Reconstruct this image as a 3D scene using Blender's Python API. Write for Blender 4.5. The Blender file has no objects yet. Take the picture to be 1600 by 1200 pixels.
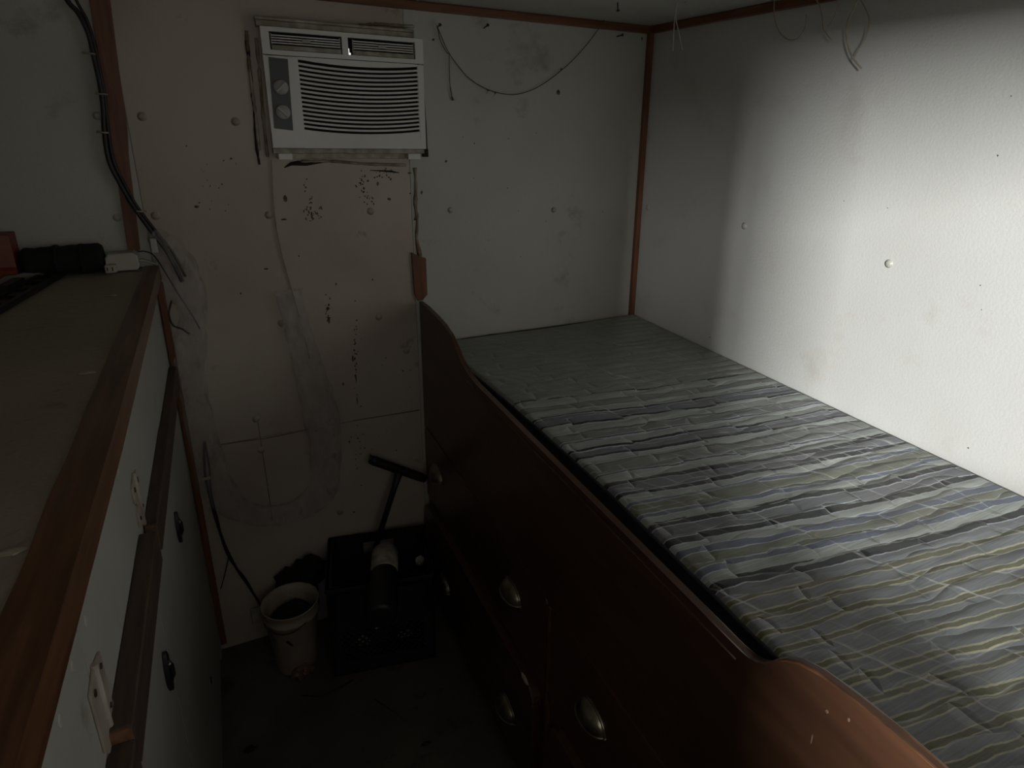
import bpy, bmesh, math, random
import numpy as np
from mathutils import Vector, Matrix, noise
random.seed(7)
SC = bpy.context.scene
COL = SC.collection

# ------------------------------------------------------------------ camera, world, lights, exposure
EYE = Vector((0.0, 0.0, 1.63))
F, PX, PY = 992.0, 857.0, 535.0
def _axis(x, y): return Vector((x - PX, -(y - PY), -F)).normalized()
AY = _axis(325, 180)
AX = _axis(2900, 246); AX = (AX - AY * AX.dot(AY)).normalized()
AZ = AX.cross(AY)
ROT = Matrix((AX, AY, AZ))
cam_data = bpy.data.cameras.new('camera')
cam_data.sensor_fit = 'HORIZONTAL'; cam_data.sensor_width = 36.0
cam_data.lens = F * 36.0 / 1600.0
cam_data.shift_x = -(PX - 800) / 1600.0
cam_data.shift_y = (PY - 600) / 1600.0
cam_data.clip_start = 0.02
cam = bpy.data.objects.new('camera', cam_data); COL.objects.link(cam)
cam.matrix_world = Matrix.Translation(EYE) @ ROT.to_4x4()
SC.camera = cam

world = bpy.data.worlds.new('sky'); SC.world = world; world.use_nodes = True
bg = world.node_tree.nodes['Background']
bg.inputs[0].default_value = (1.0, 0.955, 0.90, 1); bg.inputs[1].default_value = 1.0

def area_light(name, loc, target, sx, sy, power, color):
    d = bpy.data.lights.new(name, 'AREA'); d.shape = 'RECTANGLE'; d.size = sx; d.size_y = sy
    d.energy = power; d.color = color
    o = bpy.data.objects.new(name, d); COL.objects.link(o)
    o.location = loc
    o.rotation_euler = (Vector(target) - Vector(loc)).to_track_quat('-Z', 'Y').to_euler()
    return o
# daylight arriving through the doorway behind the viewer
area_light('doorway_daylight', (-2.7, -3.25, 2.20), (0.1, -0.45, 1.60), 0.48, 0.80, 510.0, (0.985, 1.0, 0.985))
SC.view_settings.view_transform = 'Standard'; SC.view_settings.look = 'None'
SC.view_settings.exposure = 0.0; SC.view_settings.gamma = 1.0
SC.view_settings.use_curve_mapping = False

# ------------------------------------------------------------------ room numbers
D = 1.90; XR = 1.33; XL = -0.80; YB = -0.45; ZC = 1.937
XF = 0.518          # outer face of the bunk's front board
XC = -0.178         # face of the cabinet
def ray(x, y): return ROT @ Vector((x - PX, -(y - PY), -F))
def onY(x, y, d=D):
    r = ray(x, y); return EYE + r * ((d - EYE.y) / r.y)
def onX(x, y, d):
    r = ray(x, y); return EYE + r * ((d - EYE.x) / r.x)
def onZ(x, y, d):
    r = ray(x, y); return EYE + r * ((d - EYE.z) / r.z)

# ------------------------------------------------------------------ materials
MATS = {}
def mat(name, color, rough=0.6, color2=None, scale=4.0, lo=0.35, hi=0.65, bump=0.0, bscale=60.0, metal=0.0,
        stretch=(1, 1, 1), spec=0.5, stain=None, stain_scale=3.0, stain_lo=0.6, stain_hi=0.75, bdist=0.002, detail=6.0, coat=0.0):
    if name in MATS: return MATS[name]
    m = bpy.data.materials.new(name); m.use_nodes = True
    nt = m.node_tree; N = nt.nodes; L = nt.links; b = N['Principled BSDF']
    b.inputs['Roughness'].default_value = rough; b.inputs['Metallic'].default_value = metal
    b.inputs['Specular IOR Level'].default_value = spec
    if coat: b.inputs['Coat Weight'].default_value = coat
    tc = N.new('ShaderNodeTexCoord'); mp = N.new('ShaderNodeMapping'); mp.inputs['Scale'].default_value = stretch
    L.new(tc.outputs['Object'], mp.inputs[0])
    c1 = (*color, 1); c2 = (*(color2 or [c * 0.8 for c in color]), 1)
    n = N.new('ShaderNodeTexNoise'); n.inputs['Scale'].default_value = scale; n.inputs['Detail'].default_value = detail
    L.new(mp.outputs[0], n.inputs['Vector'])
    mr = N.new('ShaderNodeMapRange'); mr.inputs[1].default_value = lo; mr.inputs[2].default_value = hi
    L.new(n.outputs[0], mr.inputs[0])
    mx = N.new('ShaderNodeMix'); mx.data_type = 'RGBA'; mx.inputs[6].default_value = c1; mx.inputs[7].default_value = c2
    L.new(mr.outputs[0], mx.inputs[0]); out = mx.outputs[2]
    if stain:
        n2 = N.new('ShaderNodeTexNoise'); n2.inputs['Scale'].default_value = stain_scale; n2.inputs['Detail'].default_value = 10
        n2.inputs['Roughness'].default_value = 0.65
        L.new(tc.outputs['Object'], n2.inputs['Vector'])
        m2 = N.new('ShaderNodeMapRange'); m2.inputs[1].default_value = stain_lo; m2.inputs[2].default_value = stain_hi
        L.new(n2.outputs[0], m2.inputs[0])
        x2 = N.new('ShaderNodeMix'); x2.data_type = 'RGBA'; x2.inputs[7].default_value = (*stain, 1)
        L.new(m2.outputs[0], x2.inputs[0]); L.new(out, x2.inputs[6]); out = x2.outputs[2]
    L.new(out, b.inputs['Base Color'])
    if bump:
        nb = N.new('ShaderNodeTexNoise'); nb.inputs['Scale'].default_value = bscale; nb.inputs['Detail'].default_value = 3
        L.new(mp.outputs[0], nb.inputs['Vector'])
        bp = N.new('ShaderNodeBump'); bp.inputs['Strength'].default_value = bump; bp.inputs['Distance'].default_value = bdist
        L.new(nb.outputs[0], bp.inputs['Height']); L.new(bp.outputs[0], b.inputs['Normal'])
    MATS[name] = m
    return m

WALL_R = mat('frp_white', (0.64, 0.635, 0.61), 0.42, (0.57, 0.56, 0.53), 2.2, 0.35, 0.7, bump=0.35, bscale=170, bdist=0.0016,
             stain=(0.46, 0.42, 0.36), stain_scale=4.5, stain_lo=0.58, stain_hi=0.86)
WALL_B = mat('frp_greenish', (0.52, 0.515, 0.455), 0.5, (0.44, 0.43, 0.38), 2.6, 0.35, 0.7, bump=0.3, bscale=170, bdist=0.0014,
             stain=(0.27, 0.23, 0.17), stain_scale=6, stain_lo=0.60, stain_hi=0.78)
WALL_BW = mat('frp_grimy', (0.52, 0.46, 0.395), 0.5, (0.38, 0.32, 0.262), 2.0, 0.38, 0.66, bump=0.3, bscale=170, bdist=0.0014,
              stain=(0.17, 0.11, 0.07), stain_scale=9, stain_lo=0.63, stain_hi=0.76)
CEIL = mat('ceiling_white', (0.50, 0.51, 0.47), 0.5, (0.43, 0.43, 0.39), 3, bump=0.25, bscale=150)
OFFW = mat('hidden_wall', (0.42, 0.36, 0.30), 0.6, (0.36, 0.31, 0.25), 3)
FLOORM = mat('floor_vinyl', (0.125, 0.11, 0.09), 0.55, (0.07, 0.06, 0.05), 5, 0.35, 0.7, bump=0.3, bscale=40,
             stain=(0.02, 0.017, 0.013), stain_scale=7, stain_lo=0.56, stain_hi=0.68)
TRIMW = mat('trim_redwood', (0.20, 0.075, 0.032), 0.45, (0.12, 0.042, 0.018), 6, stretch=(12, 12, 1.0), bump=0.1, bscale=20)
TRIMH = mat('trim_redwood_flat', (0.20, 0.075, 0.032), 0.45, (0.12, 0.042, 0.018), 6, stretch=(1.0, 1.0, 12), bump=0.1, bscale=20)
COUNTERW = mat('counter_edge_wood', (0.185, 0.082, 0.036), 0.38, (0.095, 0.040, 0.018), 7, stretch=(14, 1.0, 14), bump=0.12, bscale=16, coat=0.2)
BUNKW = mat('bunk_mahogany', (0.105, 0.047, 0.025), 0.38, (0.060, 0.027, 0.0155), 3.2, 0.3, 0.7, stretch=(10, 0.9, 10), bump=0.06, bscale=14,
            stain=(0.044, 0.021, 0.013), stain_scale=4.5, stain_lo=0.55, stain_hi=0.72, coat=0.25)
BUNKE = mat('bunk_worn_edge', (0.22, 0.105, 0.050), 0.4, (0.085, 0.038, 0.020), 22, 0.35, 0.6, stretch=(1, 1, 1), coat=0.2)
BATTEN = mat('weathered_batten', (0.095, 0.060, 0.042), 0.6, (0.050, 0.032, 0.024), 8, stretch=(14, 1.2, 14), bump=0.2, bscale=14)
BATTENEND = mat('batten_end_grain', (0.26, 0.13, 0.065), 0.65, (0.12, 0.065, 0.035), 60)
CABW = mat('cabinet_white', (0.50, 0.49, 0.45), 0.5, (0.43, 0.41, 0.37), 4, bump=0.3, bscale=120,
           stain=(0.26, 0.22, 0.17), stain_scale=9, stain_lo=0.62, stain_hi=0.78)
COUNTERM = mat('counter_fibreglass', (0.38, 0.325, 0.255), 0.6, (0.30, 0.255, 0.20), 3, bump=0.8, bscale=55, bdist=0.003,
               stain=(0.15, 0.125, 0.095), stain_scale=12, stain_lo=0.62, stain_hi=0.75)
HINGEM = mat('painted_hinge', (0.48, 0.44, 0.37), 0.4, (0.36, 0.31, 0.25), 20)
CAPM = mat('screw_cap_plastic', (0.50, 0.49, 0.44), 0.4, (0.42, 0.41, 0.36), 20)
CAPM2 = mat('dirty_cap_plastic', (0.46, 0.42, 0.36), 0.45, (0.33, 0.28, 0.22), 40)
ACW = mat('ac_plastic', (0.80, 0.785, 0.755), 0.42, (0.73, 0.71, 0.67), 5, bump=0.05, bscale=200)
ACTRIM = mat('ac_dirty_trim', (0.48, 0.44, 0.38), 0.5, (0.27, 0.23, 0.18), 30, 0.35, 0.6, bump=0.3, bscale=60)
ACDARK = mat('ac_control_grey', (0.055, 0.065, 0.062), 0.4, (0.045, 0.052, 0.05), 5)
ACBLACK = mat('ac_inner_black', (0.008, 0.008, 0.009), 0.8, (0.004, 0.004, 0.004), 5)
KNOBM = mat('ac_knob_grey', (0.45, 0.44, 0.41), 0.35, (0.38, 0.37, 0.34), 20)
CAULK = mat('old_caulk', (0.42, 0.36, 0.29), 0.7, (0.20, 0.14, 0.09), 18, 0.4, 0.6, bump=0.8, bscale=40, bdist=0.004)
CRACK = mat('dark_gap', (0.015, 0.012, 0.010), 0.9, (0.03, 0.022, 0.016), 40)
RUST = mat('rust_stain', (0.20, 0.125, 0.065), 0.8, (0.06, 0.035, 0.02), 60, 0.4, 0.6)
BLACKP = mat('black_plastic', (0.014, 0.014, 0.016), 0.45, (0.009, 0.009, 0.010), 10)
CRATEM = mat('crate_black', (0.022, 0.023, 0.028), 0.5, (0.014, 0.014, 0.018), 10, bump=0.1, bscale=80)
BLACKC = mat('black_cloth', (0.010, 0.010, 0.010), 0.9, (0.006, 0.006, 0.006), 20, bump=0.5, bscale=80)
CABLEM = mat('black_cable', (0.022, 0.018, 0.016), 0.5, (0.014, 0.012, 0.010), 30)
NICKEL = mat('tarnished_nickel', (0.42, 0.38, 0.31), 0.32, (0.20, 0.16, 0.12), 25, 0.35, 0.65, metal=1.0, bump=0.15, bscale=80)
IRON = mat('rusty_nail', (0.055, 0.035, 0.024), 0.6, (0.03, 0.018, 0.012), 60, metal=0.3)
BUCKETM = mat('bucket_white', (0.40, 0.34, 0.27), 0.5, (0.30, 0.24, 0.18), 8, stain=(0.11, 0.06, 0.04), stain_scale=13, stain_lo=0.60, stain_hi=0.68)
ADAPT = mat('adapter_white', (0.50, 0.47, 0.42), 0.35, (0.45, 0.42, 0.37), 10)
PAPER = mat('crumpled_white', (0.50, 0.47, 0.41), 0.7, (0.36, 0.33, 0.27), 20)
REDM = mat('red_packet', (0.20, 0.014, 0.010), 0.4, (0.15, 0.010, 0.008), 10)
REDP = mat('red_packet_pale', (0.26, 0.10, 0.08), 0.45, (0.22, 0.08, 0.06), 20)
ORANGE = mat('packet_orange', (0.30, 0.07, 0.015), 0.45, (0.22, 0.04, 0.01), 40)
WCORD = mat('white_cord', (0.42, 0.38, 0.31), 0.5, (0.34, 0.30, 0.24), 30)
TWINE = mat('brown_twine', (0.12, 0.085, 0.055), 0.8, (0.08, 0.055, 0.035), 80)
PTWINE = mat('pale_twine', (0.40, 0.34, 0.26), 0.7, (0.30, 0.24, 0.17), 60)
LABELM = mat('white_collar', (0.42, 0.38, 0.32), 0.5, (0.25, 0.21, 0.17), 30, 0.45, 0.6)
TAGM = mat('tag_white', (0.60, 0.57, 0.52), 0.5, (0.5, 0.47, 0.42), 10)
BORDERM = mat('mattress_border', (0.042, 0.042, 0.058), 0.8, (0.030, 0.030, 0.040), 20, bump=0.3, bscale=150)
PINK = mat('pinkish_plastic', (0.24, 0.14, 0.11), 0.35, (0.16, 0.08, 0.06), 20)

def film_material():
    m = bpy.data.materials.new('clear_film'); m.use_nodes = True
    nt = m.node_tree; N = nt.nodes; L = nt.links; b = N['Principled BSDF']
    b.inputs['Base Color'].default_value = (0.56, 0.50, 0.47, 1)
    b.inputs['Roughness'].default_value = 0.22
    tc = N.new('ShaderNodeTexCoord'); n = N.new('ShaderNodeTexNoise'); n.inputs['Scale'].default_value = 26; n.inputs['Detail'].default_value = 4
    mp = N.new('ShaderNodeMapping'); mp.inputs['Scale'].default_value = (1.6, 1.6, 0.6)
    L.new(tc.outputs['Object'], mp.inputs[0]); L.new(mp.outputs[0], n.inputs['Vector'])
    w = N.new('ShaderNodeMapRange'); w.inputs[1].default_value = 0.45; w.inputs[2].default_value = 0.7
    w.inputs[3].default_value = 0.14; w.inputs[4].default_value = 0.44
    L.new(n.outputs[0], w.inputs[0]); L.new(w.outputs[0], b.inputs['Alpha'])
    bp = N.new('ShaderNodeBump'); bp.inputs['Strength'].default_value = 0.7; bp.inputs['Distance'].default_value = 0.006
    L.new(n.outputs[0], bp.inputs['Height']); L.new(bp.outputs[0], b.inputs['Normal'])
    return m
FILM = film_material()

def mattress_material():
    m = bpy.data.materials.new('striped_ticking'); m.use_nodes = True
    nt = m.node_tree; N = nt.nodes; L = nt.links; b = N['Principled BSDF']
    b.inputs['Roughness'].default_value = 0.62
    b.inputs['Sheen Weight'].default_value = 0.15
    def math_(op, a, c=None, d=None):
        n = N.new('ShaderNodeMath'); n.operation = op
        for i, v in enumerate((a, c, d)):
            if v is None: continue
            if isinstance(v, (int, float)): n.inputs[i].default_value = v
            else: L.new(v, n.inputs[i])
        return n.outputs[0]
    def noise_(vec, scale, detail=2.0, rough=0.5):
        n = N.new('ShaderNodeTexNoise'); n.inputs['Scale'].default_value = scale; n.inputs['Detail'].default_value = detail
        n.inputs['Roughness'].default_value = rough
        L.new(vec, n.inputs['Vector']); return n.outputs[0]
    def mapped(vec, s, r=(0, 0, 0)):
        n = N.new('ShaderNodeMapping'); n.inputs['Scale'].default_value = s; n.inputs['Rotation'].default_value = r
        L.new(vec, n.inputs[0]); return n.outputs[0]
    def mixc(f, a, c):
        n = N.new('ShaderNodeMix'); n.data_type = 'RGBA'
        if isinstance(f, (int, float)): n.inputs[0].default_value = f
        else: L.new(f, n.inputs[0])
        for i, v in ((6, a), (7, c)):
            if isinstance(v, tuple): n.inputs[i].default_value = v
            else: L.new(v, n.inputs[i])
        return n.outputs[2]
    def rng(v, a, c, lo=0.0, hi=1.0):
        n = N.new('ShaderNodeMapRange'); L.new(v, n.inputs[0])
        for i, q in zip((1, 2, 3, 4), (a, c, lo, hi)): n.inputs[i].default_value = q
        return n.outputs[0]
    tc = N.new('ShaderNodeTexCoord'); P = tc.outputs['Object']   # object origin is the world origin, metres
    sep = N.new('ShaderNodeSeparateXYZ'); L.new(P, sep.inputs[0]); X, Y = sep.outputs[0], sep.outputs[1]
    # wobble
    warp = N.new('ShaderNodeTexNoise'); warp.inputs['Scale'].default_value = 7.0; warp.inputs['Detail'].default_value = 2
    L.new(P, warp.inputs['Vector'])
    wv = N.new('ShaderNodeVectorMath'); wv.operation = 'SCALE'; wv.inputs[3].default_value = 0.07
    sub = N.new('ShaderNodeVectorMath'); sub.operation = 'SUBTRACT'; sub.inputs[1].default_value = (0.5, 0.5, 0.5)
    L.new(warp.outputs['Color'], sub.inputs[0]); L.new(sub.outputs[0], wv.inputs[0])
    Pw = N.new('ShaderNodeVectorMath'); Pw.operation = 'ADD'; L.new(P, Pw.inputs[0]); L.new(wv.outputs[0], Pw.inputs[1])
    sp = N.new('ShaderNodeSeparateXYZ'); L.new(Pw.outputs[0], sp.inputs[0])
    cb = N.new('ShaderNodeCombineXYZ'); L.new(sp.outputs[0], cb.inputs[0])
    L.new(math_('MULTIPLY_ADD', sp.outputs[0], 0.145, sp.outputs[1]), cb.inputs[1])
    def brick(mortar, smooth, w=0.135, h=0.041):
        n = N.new('ShaderNodeTexBrick'); L.new(cb.outputs[0], n.inputs['Vector']); n.offset = 0.37; n.squash = 1.35; n.squash_frequency = 3
        for k_, v_ in (('Scale', 1.0), ('Mortar Size', mortar), ('Mortar Smooth', smooth), ('Brick Width', w), ('Row Height', h), ('Bias', 0.0)):
            n.inputs[k_].default_value = v_
        n.inputs['Color1'].default_value = (0, 0, 0, 1); n.inputs['Color2'].default_value = (1, 1, 1, 1); n.inputs['Mortar'].default_value = (.5, .5, .5, 1)
        return n
    bl = brick(0.0016, 0.3); bs = brick(0.016, 1.0); vc = brick(0.0, 0.0)
    sc = N.new('ShaderNodeSeparateColor'); L.new(vc.outputs['Color'], sc.inputs[0])
    cell = math_('MULTIPLY', math_('SUBTRACT', sc.outputs[0], 0.5), 0.009)
    wob = math_('MULTIPLY', math_('SUBTRACT', noise_(mapped(P, (1.0, 0.6, 0)), 6.0), 0.5), 0.020)
    wob2 = math_('MULTIPLY', math_('SUBTRACT', noise_(mapped(P, (1.0, 0.5, 0)), 34.0), 0.5), 0.008)
    T = math_('ADD', math_('ADD', math_('MULTIPLY_ADD', math_('SUBTRACT', X, 0.6), 0.145, Y), cell), math_('ADD', wob, wob2))
    LT = (0.345, 0.37, 0.34, 1); MD = (0.205, 0.212, 0.20, 1); DK = (0.165, 0.17, 0.185, 1); BK = (0.008, 0.0075, 0.010, 1)
    OL = (0.19, 0.195, 0.15, 1); BL = (0.13, 0.155, 0.21, 1); WH = (0.46, 0.48, 0.52, 1); CR = (0.46, 0.43, 0.31, 1)
    OV = (0.15, 0.145, 0.085, 1); GR = (0.215, 0.23, 0.235, 1); SG = (0.25, 0.262, 0.235, 1); GY = (0.09, 0.092, 0.095, 1)
    spans = []      # (y where a colour begins, going down in y)
    def line(y, w, c, nxt, edge_=None):
        if c is BK: w = w * 0.95 + .0008
        if c is GY: w += .001
        if c is BK and edge_ is None:
            spans.append((y + w / 2, c)); spans.append((y - w / 2, WH)); spans.append((y - w / 2 - .0024, nxt)); return
        if edge_: spans.append((y + w / 2 + 0.0028, edge_))
        spans.append((y + w / 2, c)); 
        if edge_: spans.append((y - w / 2, edge_)); spans.append((y - w / 2 - 0.0028, nxt))
        else: spans.append((y - w / 2, nxt))
    line(1.346, .006, BK, LT); line(1.303, .003, GY, MD); line(1.278, .003, GY, LT); line(1.239, .006, BK, DK)
    line(1.194, .006, BK, LT); line(1.147, .004, GY, MD); line(1.110, .004, GY, LT, WH); line(1.072, .008, BK, DK)
    line(1.036, .009, BK, LT); line(1.003, .004, GY, MD); line(0.956, .004, GY, LT, WH); line(0.920, .012, BK, DK)
    line(0.877, .012, BK, LT, WH); line(0.845, .008, BL, OL, WH); line(0.797, .010, BL, LT, WH); line(0.766, .012, BK, DK)
    line(0.718, .016, BK, LT, WH); line(0.680, .014, BL, OL, WH); line(0.637, .013, BL, LT, WH); line(0.598, .016, BK, DK)
    spans.append((0.578, GR))
    k = 0
    for y in (0.558, 0.526, 0.494, 0.463, 0.424, 0.385, 0.354, 0.322, 0.289, 0.257, 0.222, 0.188, 0.152, 0.118, 0.084, 0.05, 0.015, -0.02):
        line(y, .009, OV, GR, None)
        spans[-2:] = [(y + .0065, CR), (y + .0038, OV), (y - .0038, CR), (y - .0065, GR)]
    spans.sort(key=lambda s: s[0])
    # ascending: colour below spans[i] and above spans[i-1] is colour of the span whose start is the next higher
    stops = [(-9.0, GR)]
    for i, (y, c) in enumerate(spans):
        nxt = spans[i + 1][1] if i + 1 < len(spans) else SG
        stops.append((y, nxt))
    chunks = [stops[i:i + 28] for i in range(0, len(stops), 28)]
    col = None
    for ch in chunks:
        y0 = ch[0][0] if ch[0][0] > -1 else -0.1; y1 = ch[-1][0] + 0.02
        r = N.new('ShaderNodeValToRGB'); r.color_ramp.interpolation = 'CONSTANT'
        f = rng(T, y0 - 0.01, y1)
        L.new(f, r.inputs[0])
        cr = r.color_ramp
        for i, (y, c) in enumerate(ch):
            p = (max(y, y0 - 0.01) - (y0 - 0.01)) / (y1 - (y0 - 0.01))
            if i == 0: e = cr.elements[0]; e.position = 0.0
            elif i == 1: e = cr.elements[1]; e.position = p
            else: e = cr.elements.new(p)
            e.color = c
        if col is None: col = r.outputs[0]
        else: col = mixc(math_('GREATER_THAN', T, ch[0][0]), col, r.outputs[0])
    # woven threads along the stripes
    th = noise_(mapped(P, (9.0, 330.0, 0), (0, 0, 0.14)), 1.0, 3.0, 0.6)
    mm = N.new('ShaderNodeMix'); mm.data_type = 'RGBA'; mm.blend_type = 'MULTIPLY'; L.new(rng(th, 0.35, 0.65, 0.0, 0.55), mm.inputs[0])
    L.new(col, mm.inputs[6]); mm.inputs[7].default_value = (0.45, 0.48, 0.50, 1); col2 = mm.outputs[2]
    # yellow flecks in the darker bands
    fl = noise_(mapped(P, (14.0, 130.0, 0), (0, 0, 0.14)), 1.0, 3.0)
    col3 = mixc(rng(fl, 0.64, 0.74, 0.0, 0.35), col2, (0.27, 0.24, 0.11, 1))
    # grime
    gr = noise_(P, 3.2, 6.0)
    col4 = mixc(rng(gr, 0.48, 0.72, 0.0, 0.28), col3, (0.17, 0.155, 0.12, 1))
    st = bl.outputs['Fac']
    dg = mapped(Pw.outputs[0], (1, 1, 0), (0, 0, 1.08))
    def lines(scale, lo, hi):
        n = N.new('ShaderNodeTexWave'); n.wave_type = 'BANDS'; n.bands_direction = 'Y'; n.inputs['Scale'].default_value = scale
        n.inputs['Distortion'].default_value = 0.5; L.new(dg, n.inputs['Vector']); return rng(n.outputs['Fac'], lo, hi)
    fine = math_('MULTIPLY', lines(9.0, 0.955, 0.995), rng(noise_(P, 3.0, 3.0), 0.50, 0.62, 0.0, 0.34))
    strong = math_('MULTIPLY', lines(1.35, 0.9985, 0.9998), rng(noise_(P, 14.0, 3.0), 0.42, 0.56, 0.0, 0.7))
    brk = rng(noise_(P, 24.0, 2.0), 0.40, 0.60, 0.0, 1.0)
    far = rng(Y, 1.30, 1.40, 0.75, 0.22)
    front = rng(Y, 0.52, 0.62, 0.55, 1.0)
    sm = math_('MULTIPLY', math_('MULTIPLY', math_('MULTIPLY', st, brk), far), front)
    col5 = mixc(math_('MAXIMUM', math_('MAXIMUM', sm, fine), strong), col4, (0.47, 0.48, 0.46, 1))
    L.new(col5, b.inputs['Base Color'])
    puff = math_('SUBTRACT', 1.0, bs.outputs['Fac'])
    h = math_('ADD', math_('MULTIPLY', math_('POWER', puff, 0.5), 1.0), math_('MULTIPLY', th, 0.14))
    cre = noise_(mapped(P, (26.0, 7.0, 0), (0, 0, 0.5)), 1.0, 3.0)
    h = math_('ADD', h, math_('MULTIPLY', cre, 0.5))
    bp = N.new('ShaderNodeBump'); bp.inputs['Strength'].default_value = 0.46; bp.inputs['Distance'].default_value = 0.007
    L.new(h, bp.inputs['Height']); L.new(bp.outputs[0], b.inputs['Normal'])
    return m
TICK = mattress_material()

# ------------------------------------------------------------------ mesh helpers
class MB:
    def __init__(s): s.bm = bmesh.new()
    def box(s, x0, x1, y0, y1, z0, z1, bev=0.0, mi=0):
        vs = [s.bm.verts.new((x, y, z)) for x in (x0, x1) for y in (y0, y1) for z in (z0, z1)]
        fs = [s.bm.faces.new([vs[i] for i in q]) for q in ((0,1,3,2),(4,6,7,5),(0,4,5,1),(2,3,7,6),(0,2,6,4),(1,5,7,3))]
        for f in fs: f.material_index = mi
        if bev:
            es = list({e for f in fs for e in f.edges})
            bmesh.ops.bevel(s.bm, geom=es, offset=bev, segments=2, profile=0.5, affect='EDGES')
        return s
    def prism(s, pts, axis, a, b, bev=0.0, bevtop=None):
        # pts 2D loop; axis 'x': pts=(y,z); 'y': (x,z); 'z': (x,y)
        def mk(p, t):
            return {'x': (t, p[0], p[1]), 'y': (p[0], t, p[1]), 'z': (p[0], p[1], t)}[axis]
        A = [s.bm.verts.new(mk(p, a)) for p in pts]; B = [s.bm.verts.new(mk(p, b)) for p in pts]
        n = len(pts)
        fs = [s.bm.faces.new(A[::-1]), s.bm.faces.new(B)]
        for i in range(n): fs.append(s.bm.faces.new((A[i], A[(i + 1) % n], B[(i + 1) % n], B[i])))
        if bev:
            es = list({e for f in fs[:2] for e in f.edges})
            bmesh.ops.bevel(s.bm, geom=es, offset=bev, segments=2, profile=0.5, affect='EDGES')
        return s
    def tube(s, pts, r, n=8, cap=True, flat=1.0):
        pts = [Vector(p) for p in pts]
        rs = r if isinstance(r, (list, tuple)) else [r] * len(pts)
        rings = []; up = None
        for i, p in enumerate(pts):
            d = (pts[min(i + 1, len(pts) - 1)] - pts[max(i - 1, 0)]).normalized()
            if up is None:
                up = d.orthogonal().normalized()
            else:
                up = (up - d * up.dot(d)).normalized()
            sd = d.cross(up)
            rings.append([s.bm.verts.new(p + (up * math.cos(t) + sd * math.sin(t)) * rs[i]) for t in [2 * math.pi * k / n for k in range(n)]])
        for i in range(len(rings) - 1):
            for k in range(n):
                f = s.bm.faces.new((rings[i][k], rings[i][(k + 1) % n], rings[i + 1][(k + 1) % n], rings[i + 1][k])); f.smooth = True
        if cap:
            s.bm.faces.new(rings[0][::-1]); s.bm.faces.new(rings[-1])
        return s
    def lathe(s, prof, c, n=24, axis='z', cap=False):
        # prof: (radius, height) list
        rings = []
        for r, h in prof:
            ring = []
            for k in range(n):
                t = 2 * math.pi * k / n
                a, b = r * math.cos(t), r * math.sin(t)
                v = {'z': (a, b, h), 'y': (a, h, b), 'x': (h, a, b)}[axis]
                ring.append(s.bm.verts.new(Vector(c) + Vector(v)))
            rings.append(ring)
        for i in range(len(rings) - 1):
            for k in range(n):
                f = s.bm.faces.new((rings[i][k], rings[i][(k + 1) % n], rings[i + 1][(k + 1) % n], rings[i + 1][k])); f.smooth = True
        if cap: s.bm.faces.new(rings[0]); s.bm.faces.new(rings[-1])
        return s
    def lump(s, c, r, sub=3, amp=0.25, freq=3.0, seed=0.0):
        g = bmesh.ops.create_icosphere(s.bm, subdivisions=sub, radius=1.0)
        for v in g['verts']:
            d = v.co.normalized()
            k = 1 + amp * noise.noise(d * freq + Vector((seed, seed * 2, 0))) * 2 + amp * 0.5 * noise.noise(d * freq * 2.7 + Vector((seed, 0, 5)))
            v.co = Vector((d.x * r[0] * k + c[0], d.y * r[1] * k + c[1], d.z * r[2] * k + c[2]))
        return s
    def build(s, name, m, parent=None, origin=None, smooth=None):
        o = Vector(origin) if origin is not None else Vector((0, 0, 0))
        if parent is not None and origin is None:
            o = WORLD[parent.name]
        bmesh.ops.recalc_face_normals(s.bm, faces=s.bm.faces)
        for v in s.bm.verts: v.co -= o
        me = bpy.data.meshes.new(name); s.bm.to_mesh(me); s.bm.free()
        for mm in (m if isinstance(m, (list, tuple)) else [m]): me.materials.append(mm)
        if smooth:
            me.shade_smooth()
        ob = bpy.data.objects.new(name, me); COL.objects.link(ob)
        if parent is not None:
            ob.parent = parent; ob.location = o - WORLD[parent.name]
        else: ob.location = o
        WORLD[ob.name] = o
        return ob
def build_each(mb, name, m, parent):
    bm = mb.bm; bm.verts.index_update(); seen = set(); outs = []
    for v in list(bm.verts):
        if v in seen: continue
        comp = []; st = [v]; seen.add(v)
        while st:
            a = st.pop(); comp.append(a)
            for e in a.link_edges:
                w = e.other_vert(a)
                if w not in seen: seen.add(w); st.append(w)
        n = MB(); mp = {a: n.bm.verts.new(a.co) for a in comp}; done = set()
        for a in comp:
            for f in a.link_faces:
                if f not in done:
                    done.add(f); g = n.bm.faces.new([mp[q] for q in f.verts]); g.smooth = f.smooth; g.material_index = f.material_index
        outs.append(n.build(name, m, parent))
    bm.free(); return outs
WORLD = {}
def tag(o, label=None, cat=None, group=None, kind=None):
    if label: o['label'] = label
    if cat: o['category'] = cat
    if group: o['group'] = group
    if kind: o['kind'] = kind
    return o
def thing(name, loc, label, cat, group=None):
    o = bpy.data.objects.new(name, None); COL.objects.link(o); o.location = loc; o.empty_display_size = 0.05
    WORLD[o.name] = Vector(loc)
    return tag(o, label, cat, group)
def smoothpath(pts, k=5):
    P = [Vector(p) for p in pts]; out = []
    for i in range(len(P) - 1):
        a, b, c, d = P[max(i - 1, 0)], P[i], P[i + 1], P[min(i + 2, len(P) - 1)]
        for j in range(k):
            t = j / k
            out.append(0.5 * ((2 * b) + (c - a) * t + (2 * a - 5 * b + 4 * c - d) * t * t + (3 * b - a - 3 * c + d) * t ** 3))
    out.append(P[-1]); return out

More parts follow.
